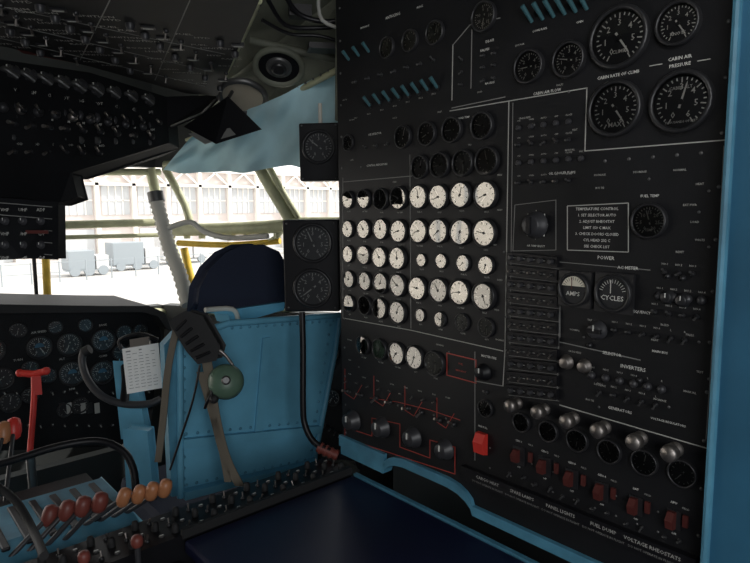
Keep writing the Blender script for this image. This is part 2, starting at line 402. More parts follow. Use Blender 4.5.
for x,y in [(668,276),(683,278),(590,345),(640,380)]: det.lathe(pp(x,y),PN,[(.005,0),(.005,.004),(.0001,.006)],'bezel',10,cap=False)
L([(724,146),(718,262),(706,440)],k='line',w=.0005)
for i in range(8):
    x=371+i*9.6; y=106-i*2.6
    o=pp(x,y); det.lathe(o,PN,[(.006,0),(.006,.004)],'bezel',8); d=(PN+PW*.9-PU*.15).normalized(); det.cyl(o+PN*.003,o+d*.030,.0034,'teal',.0046,8)
for i in range(3):
    o=pp(349+i*10,60-i*4); d=(PN+PW*.9).normalized(); det.cyl(o,o+d*.028,.0034,'teal',.0046,8)
for i in range(6):
    o=pp(532+i*11,22-i*2.5); d=(PN+PW*1.0-PU*.2).normalized(); det.cyl(o,o+d*.036,.0036,'teal',.0046,8)
for i in range(7): T(356+i*13,82-i*3.6,.006); TX(356+i*13,118-i*4,.004,'ENG %d'%(i%4+1),'dimw')
for i in range(3): T(366+i*11,148-i*2,.005)
for y in (60,72,85): 
    for x in (462,484,495): T(x,y-(x-462)*.2,.005)
TX(375,134,.006,'ICE DETECTOR'); TX(490,83,.005,'NACELLE'); TX(377,165,.006,'CONTROL INDICATORS'); TX(490,41,.006,'DE-ICE')
TX(540,30,.0045,'COWL FLAPS'); TX(580,22,.0045,'OPEN'); TX(462,118,.005,'CYL HEAD TEMP') 
for r_ in rows[:6]:
    for (x,y,r) in r_: TX(x,y+r+2.5,.0042,random.choice(['OIL PR','OIL TEMP','FUEL FL','C.H.T.','R.P.M.','CARB','M.A.P.','QTY']),'dimw')
zt_=pp(465,464).z; zb_=zt_-.030; ya=pp(465,464).y; yb=yN+.01
det.abox((.986,yb,zb_),(1.0,ya,zt_),'black')
for i,s in enumerate(['VOLTAGE RHEOSTATS','FUEL DUMP','PANEL LIGHTS','SPARE LAMPS','CARGO HEAT']):
    det.text((.986,yb+.07+i*(ya-yb-.1)/4.5,(zt_+zb_)/2+.005),PU,PW,.0095,s,'dimw'); det.text((.986,yb+.07+i*(ya-yb-.1)/4.5,(zt_+zb_)/2-.007),PU,PW,.006,'DO NOT OPERATE IN FLIGHT','line')
for i in range(16):
    z=.84+i*.08; screw(det,V((1,yN+.012,z)),PF); screw(det,V((1,yF-.012,z)),PF)
for i in range(10):
    for j in range(2):
        x=490+i*21; y=440+j*20+(x-490)*.38+8
        screw(det,pp(x,y),PF,.0022)
det.build('instruments_and_switches',fep); gl.build('gauge_glass',fep)
mb=MB(); mb.abox((1.17,yN,.1),(1.45,yF-.02,2.15),'wall'); mb.build('equipment_cabinet',fep)

# ================================================================ DESK
desk=empty('engineer_desk'); mb=MB()
mb.abox((.50,.10,.715),(.975,1.19,.745),'desk'); mb.build('desk_top',desk,bevel=.006)
mb=MB()
for x in (.52,.93):
    for y in (.15,1.1): mb.abox((x,y,0),(x+.04,y+.04,.715),'blue')
mb.abox((.977,.05,0),(.988,1.19,.748),'blued')
mb.abox((.56,1.11,.62),(.93,1.13,.715),'blue'); mb.build('desk_legs',desk)
cs=empty('switch_console'); mb=MB()
mb.abox((.10,1.20,.60),(.975,1.32,.752),'black')
mb.abox((.12,1.22,0),(.40,1.30,.60),'wall')
mb.abox((.50,1.195,.745),(.975,1.207,.765),'rubber')
UF=(V((1,0,0)),V((0,1,0)),V((0,0,1)))
for i in range(28):
    x=.125+i*.031
    for j,y in enumerate((1.225,1.26,1.295)):
        if (i+j)%3==0: mb.lathe((x,y,.752),(0,0,1),[(.008,0),(.008,.010),(.006,.018),(.0001,.02)],'rubber',10,cap=False)
        elif (i+j)%3==1: toggle(mb,(x,y,.752),UF,.007,k='metal')
        else: mb.lathe((x,y,.752),(0,0,1),[(.006,0),(.006,.003)],'dkmetal',8); mb.box((x,y,.7555),UF,(.004,.0008,.0005),'white')
mb.abox((.10,.80,0),(.13,1.2,.60),'blued')
mb.abox((.05,.80,.60),(.49,1.195,.70),'black')
for i in range(9):
    for j in range(6):
        mb.abox((.07+i*.045,.84+j*.058,.70),(.105+i*.045,.885+j*.058,.706),'rubber')
        if (i+j)%3==0: toggle(mb,(.088+i*.045,.862+j*.058,.706),UF,.008,k='metal')
def lever(mb,px,py,d,k,base,hr=8,hh=11,stalk='knobg'):
    p=S(px,py,d); r=hr*d/FPX; hgt=hh*d/FPX
    b=V(base) if base else V((p.x,p.y,.70)); ax=(p-b).normalized()
    mb.cyl(b,p,.0055,stalk,n=10)
    hx=V((0,0,1))*.85+ax*.5; hx.normalize()
    mb.lathe(p-hx*hgt*.9,hx,[(r*.35,-hgt*.25),(r*.8,0),(r,hgt*.5),(r,hgt*1.2),(r*.8,hgt*1.75),(r*.3,hgt*1.95),(.0001,hgt*2)],k,16,cap=False)
for (x,y,d,k) in [(137,541,1.12,'rust2'),(84,557,1.02,'rust2')]:
    lever(mb,x,y,d,k,None,6,6)
mb.build('console_body',cs)

# ================================================================ THROTTLE PEDESTAL
tp=empty('throttle_pedestal'); mb=MB()
prof=[(1.33,.60),(1.33,.74),(1.42,.76),(1.60,.76),(1.78,.66),(1.78,0),(1.33,0)]
mb.prism([(.12,y,z) for y,z in prof],(.34,0,0),'blued')
for i in range(7):
    x=.15+i*.045
    mb.abox((x,1.38,.755),(x+.016,1.58,.764),'black')
mb.abox((.13,1.62,.68),(.45,1.70,.745),'black')
mb.prism([(.462,1.36,.58),(.462,1.70,.55),(.462,1.70,.66),(.462,1.36,.72)],(.006,0,0),'black')
mb.build('pedestal_body',tp,bevel=.004)
mb=MB()
for i,(x,y) in enumerate([(124,497),(139,494),(152,491),(165,488)]):
    lever(mb,x,y,1.36,'orange',(.345+i*.032,1.40,.74),6.6,9)
for i,(x,y) in enumerate([(50,515),(67,510),(83,506),(100,502)]):
    lever(mb,x,y,1.30,'rust2',(.20+i*.035,1.37,.74),7.6,9.5)
for (x,y,d,k,bb) in [(4,432,1.62,'orange',(.2,1.66,.74)),(14,428,1.64,'red',(.25,1.66,.74))]:
    lever(mb,x,y,d,k,bb,7,10)
mb.build('levers',tp)

eh=empty('emergency_brake_handle'); mb=MB()
a=S(46,371,1.85); b=S(20,373,1.85); c=S(30,452,1.85); m_=S(34,374,1.85)
mb.tube([b,b.lerp(m_,.5),m_,a],.011,'red',smooth=3); mb.tube([m_,S(34,400,1.85),c],.009,'red',smooth=3)
mb.cyl(c,V((c.x,c.y,0)),.013,'dkmetal'); mb.ball(a,.0125,'red'); mb.ball(b,.0125,'red')
mb.box(S(37,385,1.85),frame(10),(.012,.03,.006),'red')
mb.build('handle',eh)

# ================================================================ COPILOT SEAT
st=empty('copilot_seat'); mb=MB()
y0=1.56
def sp(px,py,y=y0): return onpl(px,py,(0,y,0),(0,1,0))
bk=[sp(179,340),sp(228,323),sp(339,315),sp(334,352),sp(313,462),sp(300,468),sp(180,497)]
mb.prism(list(reversed(bk)),(0,.02,0),'blue')
back=mb.build('back_plate',st,bevel=.004); mb=MB()
for a,b in [(0,1),(1,2),(2,3),(3,4),(6,0)]:
    A=bk[a];B=bk[b]; mb.tube([A-V((0,.004,0)),B-V((0,.004,0))],.010,'blue',smooth=0)
mb.prism([sp(181,438),sp(318,425),sp(317,432),sp(181,447)],(0,-.018,0),'blue')
mb.prism([sp(181,489),sp(300,462),sp(312,457),sp(312,462),sp(181,497)],(0,-.03,0),'blue')
mb.prism([sp(262,338),sp(269,337),sp(262,430),sp(254,431)],(0,-.008,0),'blue')
for i in range(14):
    t=i/13
    for (A,B) in ((sp(184,345),sp(184,490)),(sp(186,434),sp(314,421)),(sp(232,328),sp(333,321)),(sp(330,325),sp(311,450)),(sp(186,485),sp(305,460))):
        mb.lathe(A.lerp(B,t),(0,-1,0),[(.005,0),(.004,.003),(.0001,.004)],'blued',8,cap=False)
sd=[sp(164,345),sp(176,332),sp(180,338),sp(181,495),sp(172,497)]
mb.prism(sd,(0,.03,0),'blued')
mb.build('back_frame',st)
mb=MB()
mb.abox((.66,1.58,.42),(1.12,2.02,.46),'blue'); mb.build('seat_pan',st,bevel=.01)
mb=MB(); mb.abox((.64,1.60,.46),(1.10,2.05,.56),'navy'); mb.build('seat_cushion',st,bevel=.03)
mb=MB()
hp=[(203,308),(205,290),(214,272),(228,258),(243,251),(262,250),(276,256),(283,268),(284,303)]
H=[onpl(x,y,(0,1.68,0),(0,1,0)) for x,y in hp]
mb.prism(list(reversed(H)),(0,.07,0),'navy'); hd=mb.build('headrest_pad',st,bevel=.018)
mb=MB()
mb.prism(list(reversed([onpl(x,y,(0,1.66,0),(0,1,0)) for x,y in [(208,313),(285,302),(284,310),(232,325),(228,314)]])),(0,.1,0),'blue')
mb.tube([onpl(x,y,(0,1.66,0),(0,1,0)) for x,y in [(205,310),(232,309),(238,320)]],.008,'hose')
for x in (.74,1.0): mb.cyl((x,1.8,.0),(x,1.8,.42),.025,'dkmetal')
mb.build('seat_base',st)
mb=MB()
mb.tube([S(x,y,d) for x,y,d in [(-15,468,1.50),(20,458,1.52),(60,446,1.55),(98,441,1.58),(122,450,1.58),(133,468,1.57),(136,492,1.55)]],.010,'black')
mb.tube([S(x,y,d) for x,y,d in [(-10,482,1.22),(15,500,1.20),(33,530,1.15),(44,556,1.05)]],.008,'rubber')
mb.build('armrest_tube',st)

hs=empty('headset'); mb=MB()
d0=1.58
def q(px,py,dd=0): return S(px,py,d0+dd)
mb.ribbon([q(205,350),q(210,380),q(216,420),q(226,458),q(240,486)],.013,cr,.002,'strap')
mb.ribbon([q(200,372),q(207,395),q(222,450),q(228,482)],.009,cr,.002,'strap')
mb.ribbon([q(176,330),q(168,370),q(163,420),q(158,462)],.009,cr,.002,'strap')
mb.build('harness_strap',hs); mb=MB()
bp=[(172,322),(186,314),(200,318),(217,348),(214,358),(199,361),(189,350)]
mb.prism(list(reversed([q(x,y,-.03) for x,y in bp])),fw*.06,'rubber'); o=mb.build('padded_headband',hs,bevel=.008); mb=MB()
for i in range(5):
    a=q(186+i*6,320+i*8,-.034); b=q(176+i*5,330+i*7,-.034); mb.tube([a,b],.004,'black',smooth=0)
mb.tube([q(199,352,-.01),q(208,346,-.02),q(222,352,-.02),q(232,364,-.01)],.004,'metal')
mb.tube([q(196,358),q(212,352),q(228,358),q(236,372)],.003,'dkmetal')
ec=q(226,381,-.02); ax=(-fw+cr*.25+cu*.25).normalized()
mb.lathe(ec+ax*-.012,ax,[(.030,-.02),(.043,-.016),(.046,0),(.044,.010),(.036,.022),(.020,.030),(.0001,.032)],'olive',26,cap=False)
mb.lathe(ec+ax*-.035,ax,[(.030,0),(.045,.004),(.047,.012),(.043,.02)],'rubber',26)
mb.lathe(ec+ax*.018,ax,[(.012,0),(.012,.006),(.008,.009)],'dkmetal',12)
mb.tube([ec+cr*-.04,q(212,392,-.03),q(207,402,-.03),q(205,408,-.02)],.004,'black'); mb.ball(q(214,399,-.03),.012,'rubber')
mb.tube([q(200,365),q(193,400),q(180,440,.02),q(170,470,.02)],.003,'black')
mb.build('earcup',hs)

# ================================================================ HANGING GAUGE BOXES
def hbox(name,cx,cy,wp,hp_,d,a,gs,extra):
    E=empty(name); mb=MB(); g2=MB(); F=frame(a); U,W,N=F
    o=S(cx,cy,d); w=wp/2*d/FPX/abs(U.dot(cr)); h=hp_/2*d/FPX
    mb.box(o-N*.03,F,(w,h,.03),'black'); b=mb.build('case',E,bevel=.004); mb=MB()
    for (gx_,gy,gr) in gs:
        gauge(mb,g2,onpl(gx_,gy,o,N),F,gr*d/FPX,digits=True,style='d',mk='line')
    for sx_ in(-1,1):
        for sz in(-1,1): screw(mb,o+U*sx_*w*.85+W*sz*h*.92,F)
    extra(mb,o,F,w,h)
    mb.build('fittings',E); g2.build('glass',E)
def ex1(mb,o,F,w,h):
    U,W,N=F
    pts=[S(302,312,1.72),S(303,350,1.72),S(303,405,1.72),S(305,425,1.72),S(314,442,1.71),S(332,452,1.70)]
    mb.tube(pts,.009,'black'); a=S(318,447,1.71);b=S(338,456,1.70)
    mb.tube([a,b],.014,'rust2',smooth=0)
    for t in(.15,.4,.65,.9): mb.lathe(a.lerp(b,t),b-a,[(.017,-.003),(.017,.003)],'rust2',14)
    mb.tube([b,V((1.06,yF+.02,b.z-.02)),V((1.07,yF+.015,b.z-.05))],.009,'black',smooth=0)
    mb.box(o-N*.03+U*(w+.005),F,(.01,h*.5,.02),'black')
hbox('attitude_gauge_box',311,266,56,92,1.72,48,[(313,243,20),(313,288,20)],ex1)
def ex2(mb,o,F,w,h):
    U,W,N=F; mb.cyl(o-N*.03+W*h,o-N*.03+W*(h+.06),.006,'hose')
hbox('vibration_gauge_box',319,152,40,57,1.76,48,[(319,147,17)],ex2)

sc_=empty('side_console'); mb=MB(); g2=MB()
F=frame(60); o=S(327,395,2.25)
mb.box(o-F[2]*.06,F,(.14,.26,.06),'panel')
mb.abox((1.30,1.55,0),(1.58,1.95,.55),'wall')
for (x,y,r) in [(332,352,9),(333,397,9)]: gauge(mb,g2,onpl(x,y,o,F[2]),F,r*2.2/FPX,digits=True,style='d')
for i in range(4): toggle(mb,onpl(326+i*5,425+i*3,o,F[2]),F,.01,k='metal')
mb.build('console_face',sc_); g2.build('glass',sc_)

# ================================================================ COPILOT INSTRUMENT PANEL
ip=empty('copilot_instrument_panel'); IF=frame(0); yI=2.38
def ii(px,py): return onpl(px,py,(0,yI,0),(0,1,0))
mb=MB()
pts=[ii(-60,312),ii(-60,452),ii(120,445),ii(150,420),ii(160,335),ii(156,318),ii(145,308)]
mb.prism(pts,(0,.05,0),'ovh'); mb.build('panel_face',ip,bevel=.004)
mb=MB()
hood=[ii(-60,300),ii(40,302),ii(100,303),ii(140,303),ii(155,310),ii(162,328),ii(157,326),ii(148,313),ii(132,309),ii(-60,310)]
mb.prism(hood,(0,-.10,0),'rubber'); mb.prism(hood,(0,.3,0),'rubber')
mb.abox((ii(-60,400).x,yI+.05,0),(ii(150,420).x,yI+.10,.5),'wall'); mb.build('glare_shield',ip)
mb=MB();g2=MB()
for (x,y,r) in [(-8,350,12),(39,347,12),(69,344,12),(103,340,12),(124,332,8),(72,373,13),(2,378,11),(102,372,12),(134,350,8),(18,330,8),(55,327,7),(85,325,7),(10,402,10),(64,410,7),(80,405,8),(140,330,7),(146,345,6),(30,368,8),(48,375,8),(120,352,8),(30,395,8)]:
    o=ii(x,y); gauge(mb,g2,o,IF,r*depth(o)/FPX,digits=r>11,style='d',mk='dimw')
for (x,y) in [(39,347),(103,340),(72,373),(102,372)]:
    o=ii(x,y)-V((0,.008,0)); rr=.016
    mb.add([o+V((math.cos(math.pi*i/10)*rr,0,math.sin(math.pi*i/10)*rr)) for i in range(11)],[list(range(11))],'bluew')
for i in range(30):
    x=-20+(i%15)*12; y=[392,425][i//15]; 
    if x<150: toggle(mb,ii(x,y),IF,.007,k='dimw')
for x,y,s in [(62,359,'ALT'),(39,332,'AIR SPEED'),(103,356,'CLIMB'),(103,325,'BANK'),(72,389,'RPM'),(18,360,'TURN'),(120,388,'FLAPS')]: mb.text(ii(x,y),IF[0],IF[1],.011,s,'dimw')
for i in range(6):
    p=ii(62+i*7,408); mb.box(p,IF,(.009,.02,.003),'dimw' if i%2 else 'bezel')
mb.build('dials',ip); g2.build('glass',ip)

yk=empty('control_yoke'); mb=MB()
mb.tube([S(x,y,d) for x,y,d in [(84,350,1.95),(82,362,1.95),(88,380,1.94),(102,396,1.93),(124,404,1.93),(148,404,1.93),(161,399,1.94)]],.012,'knobg',n=12)
mb.tube([S(84,352,1.95),S(90,349,1.95)],.016,'rubber',smooth=0); mb.tube([S(124,404,1.93),S(126,380,1.99),S(124,360,2.05)],.014,'black')
mb.tube([S(103,397,1.95),S(112,403,1.95),S(126,402,1.95)],.006,'metal')
mb.build('wheel',yk); mb=MB()
mb.prism([S(114,362,2.02),S(131,362,2.02),S(146,438,2.02),S(122,438,2.02)],fw*.05,'blue')
mb.prism([S(124,430,1.9),S(146,432,1.9),S(152,495,1.85),S(128,495,1.85)],fw*.06,'blue')
mb.build('control_column',yk,bevel=.004)
ck=empty('checklist_card'); mb=MB()
cc=[S(122,349,1.86),S(158,343,1.86),S(162,388,1.83),S(127,394,1.83)]
mb.prism(list(reversed(cc)),fw*.004,'paper')
U=(cc[1]-cc[0]).normalized(); W=(cc[0]-cc[3]).normalized(); N=U.cross(W)
for i in range(13):
    t=.08+i*.068; p=cc[0].lerp(cc[3],t).lerp(cc[1].lerp(cc[2],t),.5)
    for s in range(5):
        if R(0,1)<.85: mb.box(p+N*.001+U*((s-2)*.019),(U,W,N),(R(.004,.008),.0007 if i else .002,.0004),'ink')
mb.build('card',ck); mb=MB()
mb.tube([S(122,350,1.87),S(120,340,1.87),S(140,334,1.87),S(158,340,1.87)],.006,'black'); mb.box(S(140,342,1.858),(U,W,N),(.03,.012,.005),'metal')
mb.build('clip',ck)

# ================================================================ OVERHEAD
ov=empty('overhead_switch_panel'); zO=1.83
def oz(px,py,z=zO): return onpl(px,py,(0,0,z),(0,0,1))
mb=MB()
P=[oz(258,-2),oz(216,96),oz(186,93),oz(90,66),oz(-10,43)]
far=[V((-.9,P[4].y-.05,zO)),V((-.9,.0,zO)),V((.2,-.1,zO)),V((.45,.5,zO))]
mb.prism(P+far,(0,0,.06),'ovh')
mb.build('overhead_plate',ov,bevel=.004)
mb=MB()
lm=[(-30,55,1.42),(90,74,1.68),(166,98,1.95),(168,142,1.95),(150,150,1.90),(70,172,1.62),(-30,176,1.42)]
mb.prism(list(reversed([S(*a) for a in lm])),fw*.10,'ovh')
mb.prism(list(reversed([S(*a) for a in [(-30,176,1.42),(70,172,1.62),(76,196,1.62),(60,202,1.60),(-30,200,1.42)]])),fw*.06,'ovh')
mb.prism(list(reversed([S(*a) for a in [(165,98,1.95),(216,96,2.05),(200,112,2.0),(168,125,1.95)]])),fw*.03,'black')
mb.build('lower_switch_face',ov,bevel=.004); mb=MB()
CF=(cr,cu,-fw)
def fd(x,py=100): return 1.42+(x+30)/120*.26 if x<90 else 1.68+(x-90)/76*.27
for i in range(9):
    x=12+i*17; d=fd(x); y=73+i*3.4
    p=S(x,y,d); knob(mb,p,CF,.018,'knobg'); mb.tube([p-fw*.012+cr*-.020-cu*.006,p-fw*.032,p-fw*.012+cr*.022-cu*.016],.007,'dkmetal')
    y=90+i*2.8; mb.box(S(x,y,d-.003),CF,(.016,.006,.004),'black'); mb.text(S(x,y,d-.008),cr,cu,.012,random.choice(['LDG','WIPER','PITOT','ALARM','TAXI','NAV']),'dimw')
    y=106+i*2.4; p=S(x-2,y,d-.005); mb.lathe(p,-fw,[(.016,0),(.016,.004),(.010,.007)],'knobg',14); mb.cyl(p,p-fw*.03-V((0,0,.012)),.006,'metal' if i%3==0 else 'dkmetal'); mb.ball(p-fw*.03-V((0,0,.012)),.013,'metal' if i in(1,4) else 'knobg')
    y=124+i*1.6; toggle(mb,S(x+4,y,d-.004),CF,.014,k='metal')
    toggle(mb,S(x+12,y-14,d),CF,.011,k='metal')
    mb.text(S(x+2,y-7,d-.004),cr,cu,.010,random.choice(['ON','OFF','TEST','DIM','NORM']),'dimw')
    mb.lathe(S(x,y+14-i*1.0,d-.004),-fw,[(.012,0),(.012,.006),(.008,.010)],'dkmetal',12)
    if i<6: toggle(mb,S(x+3,y+27-i*1.2,d-.004),CF,.012,k='metal'); mb.text(S(x+5,y+20-i*1.2,d-.004),cr,cu,.009,random.choice(['FLOOD','RED','BUS','L','R']),'dimw')
ua=V((.85,-.5,0)).normalized(); ub=V((-.5,-.85,0)).normalized()
for j in range(7):
    for i in range(14):
        p=oz(4+i*18-j*3,-2+j*7+i*3.6)
        k=(i*3+j*2)%5
        if k in(0,3): mb.text(p,ua,ub,.017,random.choice(['FUEL','IGNITION','TRIM','HYD','RADIO','LIGHTS','BOOST']),'dimw')
        elif k==1: mb.lathe(p,(0,0,-1),[(.009,0),(.009,.008),(.006,.014)],'knobg',10)
        elif k==2: toggle(mb,p,(V((1,0,0)),V((0,-1,0)),V((0,0,-1))),.008,k='metal')
        else: mb.box(p,(ua,ub,V((0,0,1))),(.014,.008,.004),'black'); mb.box(p-V((0,0,.004)),(ua,ub,V((0,0,1))),(.010,.002,.001),'dimw')
for a,b in [((0,38),(205,86)),((0,22),(205,70)),((0,6),(225,54)),((205,70),(205,84)),((110,0),(80,60)),((190,0),(155,80))]:
    A=oz(*a);B=oz(*b); mb.cyl(A,B,.0012,'line',n=5)
mb.prism(list(reversed([S(18,42,1.40),S(70,52,1.52),S(70,60,1.52),S(18,50,1.40)])),fw*.02,'rust')
mb.build('overhead_controls',ov)
rb_=empty('radio_control_box'); mb=MB(); kz=.70
cs_=[(-25,196,1.40*kz),(20,198,1.48*kz),(57,203,1.58*kz),(57,258,1.58*kz),(20,258,1.48*kz),(-25,258,1.40*kz)]
mb.prism(list(reversed([S(*a) for a in cs_])),fw*.03,'ovh'); mb.build('box',rb_,bevel=.003); mb=MB()
for i in range(5):
    y=204+i*12; mb.cyl(S(-10,y-2,1.423*kz),S(52,y+3,1.562*kz),.0009,'line',n=6)
    for j in range(3):
        if i in(1,3): knob(mb,S(5+j*18,y+5,(1.45+j*.04)*kz),CF,.006,'knobg')
        else: mb.text(S(5+j*18,y+6,(1.445+j*.043)*kz-.003),cr,cu,.008,['VHF','UHF','ADF'][j],'dimw')
mb.box(S(30,232,1.498*kz),(cr,cu,fw),(.032,.0028,.0014),'rust')
t0=S(-24,198,1.0); mb.cyl(t0,V((t0.x,t0.y,zO)),.010,'ovh')
mb.build('controls',rb_)
sv=empty('sun_visor'); mb=MB()
mb.prism([S(184,128,1.85),S(228,99,1.75),S(262,131,1.75),S(216,144,1.78)],V((0,0,.008)),'black')
mb.tube([S(228,99,1.77),S(232,92,1.9)],.006,'dkmetal',smooth=0)
mb.prism([S(188,133,1.84),S(230,128,1.76),S(236,134,1.75),S(205,143,1.80)],V((0,0,-.004)),'line')
mb.build('visor_blade',sv,bevel=.002)

cl=empty('ceiling_structure'); mb=MB()
cq=[(250,-15,1.55),(352,-15,1.60),(352,60,1.85),(262,108,2.1),(196,142,2.3),(205,110,2.25),(218,88,2.15)]
mb.prism([S(*a) for a in cq],V((0,.05,.06)),'green')
mb.build('skin',cl); mb=MB()
def ring(px,py,d,r,k,open_):
    o=S(px,py,d-.03); ax=(-fw*.5-V((0,0,.85))).normalized()
    mb.lathe(o,ax,[(r,0),(r,.012),(r*.85,.016),(r*.78,.006)],'green' if open_ else 'dkmetal',28,cap=False); mb.lathe(o,ax,[(r*.8,0),(r*.8,.004)],k,28)
    if open_: mb.lathe(o,ax,[(r*.5,0),(r*.5,.010),(r*.4,.012)],'dkmetal',20); mb.lathe(o,ax,[(r*.3,.012),(r*.3,.018),(r*.2,.02)],'bezel',14)
ring(279,66,1.88,.080,'black',True); ring(243,96,2.03,.085,'tan',False)
def st_(a,b,r,k='green'): mb.tube([S(*a),S(*b)],r,k,smooth=0)
st_((258,0,1.55),(216,92,2.1),.012,'frame'); st_((340,0,1.58),(339,120,1.75),.012); st_((250,40,1.8),(345,62,1.85),.012); st_((262,110,2.08),(345,66,1.8),.010,'frame')
mb.tube([S(285,-5,1.55),S(300,15,1.6),S(330,22,1.62),S(348,15,1.62)],.007,'black'); mb.tube([S(318,-5,1.55),S(322,20,1.6),S(345,30,1.62)],.005,'dimw')
mb.tube([S(262,20,1.6),S(290,34,1.66),S(320,36,1.68),S(346,44,1.7)],.005,'black'); mb.tube([S(268,0,1.55),S(285,25,1.62),S(312,28,1.65),S(346,26,1.66)],.006,'black')
mb.box(S(300,12,1.62),frame(30),(.03,.015,.02),'black'); mb.box(S(322,48,1.72),frame(30),(.04,.008,.03),'black')
for i in range(16): 
    p=S(256-i*2.6+4,5+i*5.6,1.56+i*.034); mb.ball(p,.004,'dkmetal',n=8)
for i in range(10): mb.ball(S(268+i*7.5,104-i*4.2,2.04-i*.028),.004,'dkmetal',n=8)
mb.tube([S(232,90,2.1),S(236,108,2.1)],.007,'dkmetal',smooth=0)
mb.build('ribs_and_vents',cl)

def grid(name,c,nu,nv,k,amp,fr,parent=None):
    mb=MB(); vs=[];fs=[]
    A=[S(*a) for a in c]
    for j in range(nv+1):
        for i in range(nu+1):
            u=i/nu;v=j/nv; p=A[0].lerp(A[1],u).lerp(A[3].lerp(A[2],u),v)
            w=math.sin(u*fr-v*3.2+math.sin(v*3+u*4)*1.2)*amp+math.sin(u*fr*2.1+v*6)*amp*.35+math.sin(u*7+v*9)*amp*.6
            vs.append(p+fw*w+V((0,0,w*.5))-V((0,0,abs(math.sin(u*fr*.25))*amp*.8*v)))
    for j in range(nv):
        for i in range(nu):
            a=j*(nu+1)+i; fs.append([a,a+1,a+nu+2,a+nu+1])
    mb.add(vs,fs,k,True); return mb.build(name,parent)
ct=empty('window_curtain')
grid('gathered_cloth',[(190,138,2.16),(345,64,1.84),(345,166,1.96),(163,170,2.40)],80,30,'curtain',.016,17,ct)
mb=MB(); mb.tube([S(186,140,2.28),S(262,112,2.1),S(345,67,1.88)],.006,'frame'); mb.build('curtain_rail',ct)

# ================================================================ WINDOWS & SHELL
YF=2.85; K1=V((1.15,2.85,0)); K2=V((1.62,1.95,0)); SN=V(((K2-K1).y,-(K2-K1).x,0)).normalized()
def wf(px,py): return onpl(px,py,(0,YF,0),(0,1,0))
def ws(px,py): return onpl(px,py,K1,SN)
ww=MB()
ww.tube([wf(-20,232),wf(60,225),wf(168,222)],.018,'frame',smooth=0)
ww.tube([wf(40,238),wf(160,235)],.010,'frame',smooth=0)
ww.tube([wf(52,172),wf(160,172)],.016,'frame',smooth=0)
ww.tube([wf(-30,305),wf(165,312)],.018,'frame',smooth=0)
ww.tube([wf(44,222),wf(48,308)],.016,'yellow',smooth=0); ww.tube([wf(33,245),wf(37,302)],.008,'black',smooth=0)
ww.build('window_1')
ww=MB()
ww.tube([wf(150,168),wf(163,222),wf(178,262),wf(200,318)],.024,'frame',smooth=3)
ww.tube([ws(168,230),ws(225,229),ws(285,226)],.030,'frame',smooth=3)
ww.tube([ws(178,243),ws(230,245),ws(280,241)],.014,'yellow',smooth=3)
ww.tube([ws(255,160),ws(272,190),ws(293,224)],.026,'frame',smooth=3); ww.tube([ws(268,165),ws(283,192),ws(300,220)],.014,'frame',smooth=3)
ww.tube([ws(184,248),ws(193,285),ws(206,318)],.018,'yellow',smooth=3)
ww.tube([ws(165,168),ws(185,205),ws(190,224)],.018,'frame',smooth=3)
ww.tube([ws(284,224),ws(278,236),ws(262,245)],.012,'frame',smooth=3)
ww.tube([ws(200,312),ws(345,305)],.02,'frame',smooth=0); ww.tube([ws(285,222),ws(350,222)],.022,'frame',smooth=0)
ww.tube([ws(165,165),ws(350,158)],.02,'frame',smooth=0)
for i in range(8): ww.box(ws(172+i*15,236),(V((1,0,0)),V((0,1,0)),V((0,0,1))),(.012,.01,.012),'frame')
ww.build('window_2')
vh=empty('ventilation_hose'); mb=MB()
mb.tube([S(156,200,2.3),S(163,225,2.3),S(170,250,2.28),S(180,275,2.25),S(188,305,2.2)],.026,'hose',smooth=10,rib=.10,n=14)
mb.tube([S(168,228,2.2),S(190,222,2.2),S(205,232,2.2),S(230,238,2.15),S(268,236,2.1)],.010,'hose')
mb.cyl(S(155,192,2.3),S(157,202,2.3),.03,'dkmetal')
mb.build('corrugated_hose',vh)
def wallseg(mb,a,b,z0,z1,k='wall',t=.06):
    a=V((a[0],a[1],0));b=V((b[0],b[1],0)); n=V(((b-a).y,-(b-a).x,0)).normalized()*t
    if n.dot(V((.3,1,0))-a)>0: n=-n
    mb.prism([V((a.x,a.y,z0)),V((b.x,b.y,z0)),V((b.x,b.y,z1)),V((a.x,a.y,z1))],n,k)
mb=MB(); wallseg(mb,(.3,YF),(1.15,YF),0,1.0); wallseg(mb,(-1.1,YF),(.3,YF),0,.25); wallseg(mb,(-1.1,YF),(1.15,YF),1.66,2.3); wallseg(mb,(.28,YF),(.33,YF),.25,1.66)  # low unseen opening on the left, shaped for bright gauge reflections
mb.build('wall_front')
mb=MB(); wallseg(mb,K1,K2,0,1.0); wallseg(mb,K1,K2,1.66,2.3); wallseg(mb,(1.62,1.95),(1.62,-1.2),0,2.3); mb.build('wall_right')
mb=MB(); wallseg(mb,(-1.1,YF),(-1.1,2.55),0,.75); wallseg(mb,(-1.1,2.55),(-1.1,1.9),0,1.06); wallseg(mb,(-1.1,YF),(-1.1,1.9),1.62,2.3); wallseg(mb,(-1.1,1.9),(-1.1,-1.2),0,2.3); mb.build('wall_left')  # unseen opening; stepped sill shapes which gauges reflect the bright outside
mb=MB(); wallseg(mb,(-1.1,-1.2),(1.62,-1.2),0,2.3); mb.build('wall_rear')
mb=MB(); mb.abox((-1.16,-1.26,-.06),(1.7,2.92,0),'floor'); mb.build('floor')
mb=MB(); mb.abox((-1.16,-1.26,2.3),(1.7,2.92,2.36),'green'); mb.build('ceiling')
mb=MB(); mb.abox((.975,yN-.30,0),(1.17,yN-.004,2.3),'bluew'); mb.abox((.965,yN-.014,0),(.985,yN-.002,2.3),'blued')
mb.build('wall_partition',bevel=.006)

